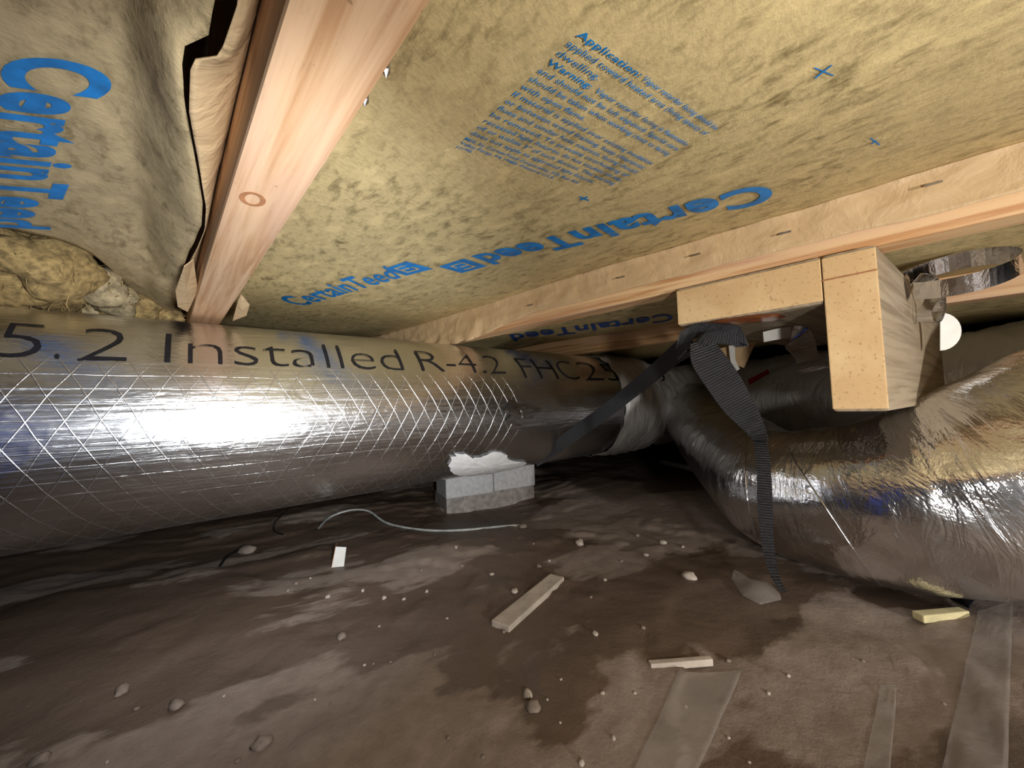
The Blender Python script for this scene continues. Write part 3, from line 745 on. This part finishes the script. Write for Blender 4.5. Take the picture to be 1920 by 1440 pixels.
# ------------------------------------------------------------------ cables
def wire(name, pts, r, mat, label, lift=.004):
    P = []
    for a in pts:
        p = ong(a[0], a[1], 0)
        for _ in range(3): p = ong(a[0], a[1], gz(p)+r+(a[2] if len(a) > 2 else 0))
        P.append(tuple(p)+(r,))
    v, f, uv = tube(cr(P, 8), 10); return tag(mk(name, v, f, mat, smooth=True, uvs=uv), label, 'cable')
wire('cable', [(598, 990), (618, 970), (655, 957, .01), (690, 958, .015), (722, 979), (765, 990), (820, 995), (880, 993), (940, 987), (975, 985)], .0028, CABLE, 'thin grey cable curving over dirt below the duct')
wire('wire', [(545, 955, .03), (520, 975, .02), (514, 995), (530, 1002)], .0018, WIREB, 'short black wire loop under the duct', 0)
wire('wire', [(445, 1032), (425, 1045), (412, 1062)], .0022, WIREB, 'black wire stub lying on dark dirt', 0)
wire('plastic_pipe', [(1240, 866, .03), (1285, 876, .03), (1318, 886, .03)], .010, CABLE, 'pale pipe stub lying in shadow under the far duct')

# ------------------------------------------------------------------ scraps on the dirt
def onground(px_, py_):
    p = ong(px_, py_, 0)
    for _ in range(4): p = ong(px_, py_, gz(p))
    return p
def plank(name, a, b, wpx, th, mat, label, cat='scrap'):
    A, B = onground(*a), onground(*b); z = max(gz(A), gz(B), gz((A+B)*.5)); d = (B-A); d.z = 0; d.normalize(); nr = Vector((-d.y, d.x, 0))*(wpx/2)
    q = [A-nr, B-nr*.9, B+nr*.9, A+nr]
    v, f = prism([(p.x, p.y) for p in q], z-.004-ZC, z+th-ZC)
    return tag(mk(name, v, f, mat, bevel=min(.002, th*.3)), label, cat)
plank('wood_shim', (938, 1180), (1045, 1085), .030, .006, STICK, 'pale wood shim lying in the middle of the dirt')
plank('wood_sliver', (1218, 1248), (1335, 1250), .008, .004, STICK, 'thin pale sliver right of the shim')
plank('wood_sliver', (1722, 1170), (1808, 1150), .014, .006, STICKY, 'yellowish sliver at the right beside a black scrap')
def film(pts, label, mat=FILM, name='plastic_film'):
    P = [onground(*q) for q in pts]; n = 10
    def fn(a, b):
        p = (P[0]*(1-a)+P[1]*a)*(1-b)+(P[3]*(1-a)+P[2]*a)*b
        p.z = gz(p)+.0025+.0015*abs(fbm(p.x*8, p.y*8, 3, 2)); return p
    v, f, uv = grid(fn, n, n*2); v, f = thick(v, f, Vector((0, 0, .0006)))
    return tag(mk(name, v, f, mat, smooth=True), label, 'plastic')
film([(1275, 1258), (1392, 1262), (1300, 1470), (1180, 1470)], 'cloudy plastic strip lying at the bottom middle')
film([(1650, 1290), (1682, 1290), (1668, 1470), (1615, 1470)], 'narrow cloudy plastic strip right of the wide one')
film([(1835, 1150), (1900, 1130), (1890, 1470), (1760, 1470)], 'cloudy plastic strip at the bottom right corner')
P = [onground(*q) for q in ((1688, 1078), (1800, 1080), (1832, 1130), (1818, 1150), (1782, 1132), (1775, 1104), (1700, 1098))]
v, f = thick([p+Vector((0, 0, .006)) for p in P], [list(range(7))], Vector((0, 0, .003)))
tag(mk('plastic_scrap', v, f, DARKP), 'black angular plastic scrap at the lower right', 'scrap')
# curled clear scrap and little white tag
P0 = [onground(*q) for q in ((1372, 1088), (1392, 1120), (1425, 1132), (1465, 1128))]; P1 = [onground(*q) for q in ((1385, 1085), (1420, 1095), (1445, 1098), (1462, 1118))]
vv = []
for i in range(4):
    for k in range(5):
        t = k/4; p = P0[i]*(1-t)+P1[i]*t; p.z = gz(p)+.002+.014*math.sin(math.pi*t)*(1 if i < 3 else .3); vv.append(p)
ff = [[i*5+k, i*5+k+1, i*5+5+k+1, i*5+5+k] for i in range(3) for k in range(4)]
v, f = thick(vv, ff, Vector((0, 0, .001))); tag(mk('plastic_scrap', v, f, FILM, smooth=True), 'curled clear plastic scrap left of the strap end', 'plastic')
A = onground(621, 1064); s = (A-CAM).length/FPX*1.0
tg = [A, A+CR*(.024*1)+CU*.002, A+CR*.026+CU*.036+CF*.006, A+CR*.005+CU*.037+CF*.006]
v, f = thick(tg, [[0, 1, 2, 3]], CF*.002); tagr = root('paper_tag', A, 'small white folded tag standing on the dirt', 'tag')
mk('front_leaf', v, f, PAPERW, tagr)
v, f = thick([tg[0], tg[3], tg[3]-CR*.006+CF*.02, tg[0]-CR*.006+CF*.02], [[0, 1, 2, 3]], CR*.001); mk('side_leaf', v, f, KNOT, tagr)
# stones: (px, py, size px, kind)
big = [(1294, 1084, 24, 0, 'squarish pale stone left of the clear scrap'), (1087, 1020, 17, 0, 'oval pale pebble above the wood shim'), (330, 1325, 26, 1, 'rounded brown stone at the lower left'), (492, 1398, 30, 1, 'large brown stone near the bottom edge'),
       (228, 1298, 24, 1, 'mottled yellowish stone at the lower left'), (75, 1428, 26, 1, 'tan stone in the bottom left corner'), (990, 1305, 19, 0, 'white stone above a grey one at bottom middle'), (1000, 1328, 26, 1, 'flat grey stone under the white one'),
       (1090, 1432, 13, 0, 'pale stone cut by the bottom edge'), (640, 1195, 18, 1, 'brown stone beside the wet patch'), (980, 990, 15, 1, 'lumpy pebble at the end of the grey cable'), (1116, 1190, 12, 0, 'pinkish pebble below the shim'), (465, 1035, 26, 1, 'low brown clod by the wire stub'), (965, 1110, 14, 0, 'white flake touching the left of the shim'), (1243, 1019, 12, 0, 'yellowish pebble right of the oval one'), (1365, 1240, 10, 1, 'small dull pebble above the cloudy strip')]
def stone(px_, py_, s, mat, seed):
    p = onground(px_, py_); r = s/FPX*(p-CAM).dot(CF)*.5*1.15
    v, f = blob((p.x, p.y, p.z+r*.25), r, r*.8, r*.6, seed*1.3, seed, .3, 2)
    return mk('stone', v, f, mat, smooth=True)
for i, (a, b, s, k, l) in enumerate(big): tag(stone(a, b, s, (STONE, STONEB)[k], i), l, 'stone', 'larger stones on the dirt')
small = [(680, 1108), (555, 1095), (540, 1108), (582, 1085), (615, 1120), (720, 1122), (757, 1124), (800, 1110), (838, 1160), (790, 1070), (868, 1063), (922, 1078), (855, 1027), (1000, 1020), (1030, 1052), (1010, 1063), (1108, 1120), (1134, 1088), (1165, 1053), (1195, 1005),
         (1211, 1042), (1280, 1026), (1050, 1355), (1052, 1275), (1026, 1312), (1366, 1384), (1440, 1300), (1285, 1325), (1130, 1300), (1150, 1385), (1206, 1178), (815, 1228), (683, 1248), (711, 1175), (700, 1245), (732, 1242), (445, 1428), (200, 1430), (840, 1385), (420, 1305), (256, 1330), (620, 1320), (590, 1312), (905, 1420), (1618, 1240), (1478, 1268), (1770, 1320), (1405, 1430), (945, 1185), (1190, 1300)]
rn = random.Random(5)
for i, (a, b) in enumerate(small):
    tag(stone(a, b, rn.uniform(5, 9.5), STONE if rn.random() < .75 else STONEB, 40+i), 'tiny pale pebble scattered on the dirt', 'pebble', 'tiny pebbles on the dirt')

# ------------------------------------------------------------------ out of frame on the left: unseen stand-in added for the blue mirrored in the duct
v, f = blob((-.46, .06, .235), .11, .12, .225, .5, 12.3, .22, 4)
tag(mk('cloth_stand_in', v, f, BLUECL, smooth=True), 'crumpled blue cloth, unseen stand-in added for its reflection in the left end of the duct', 'cloth')
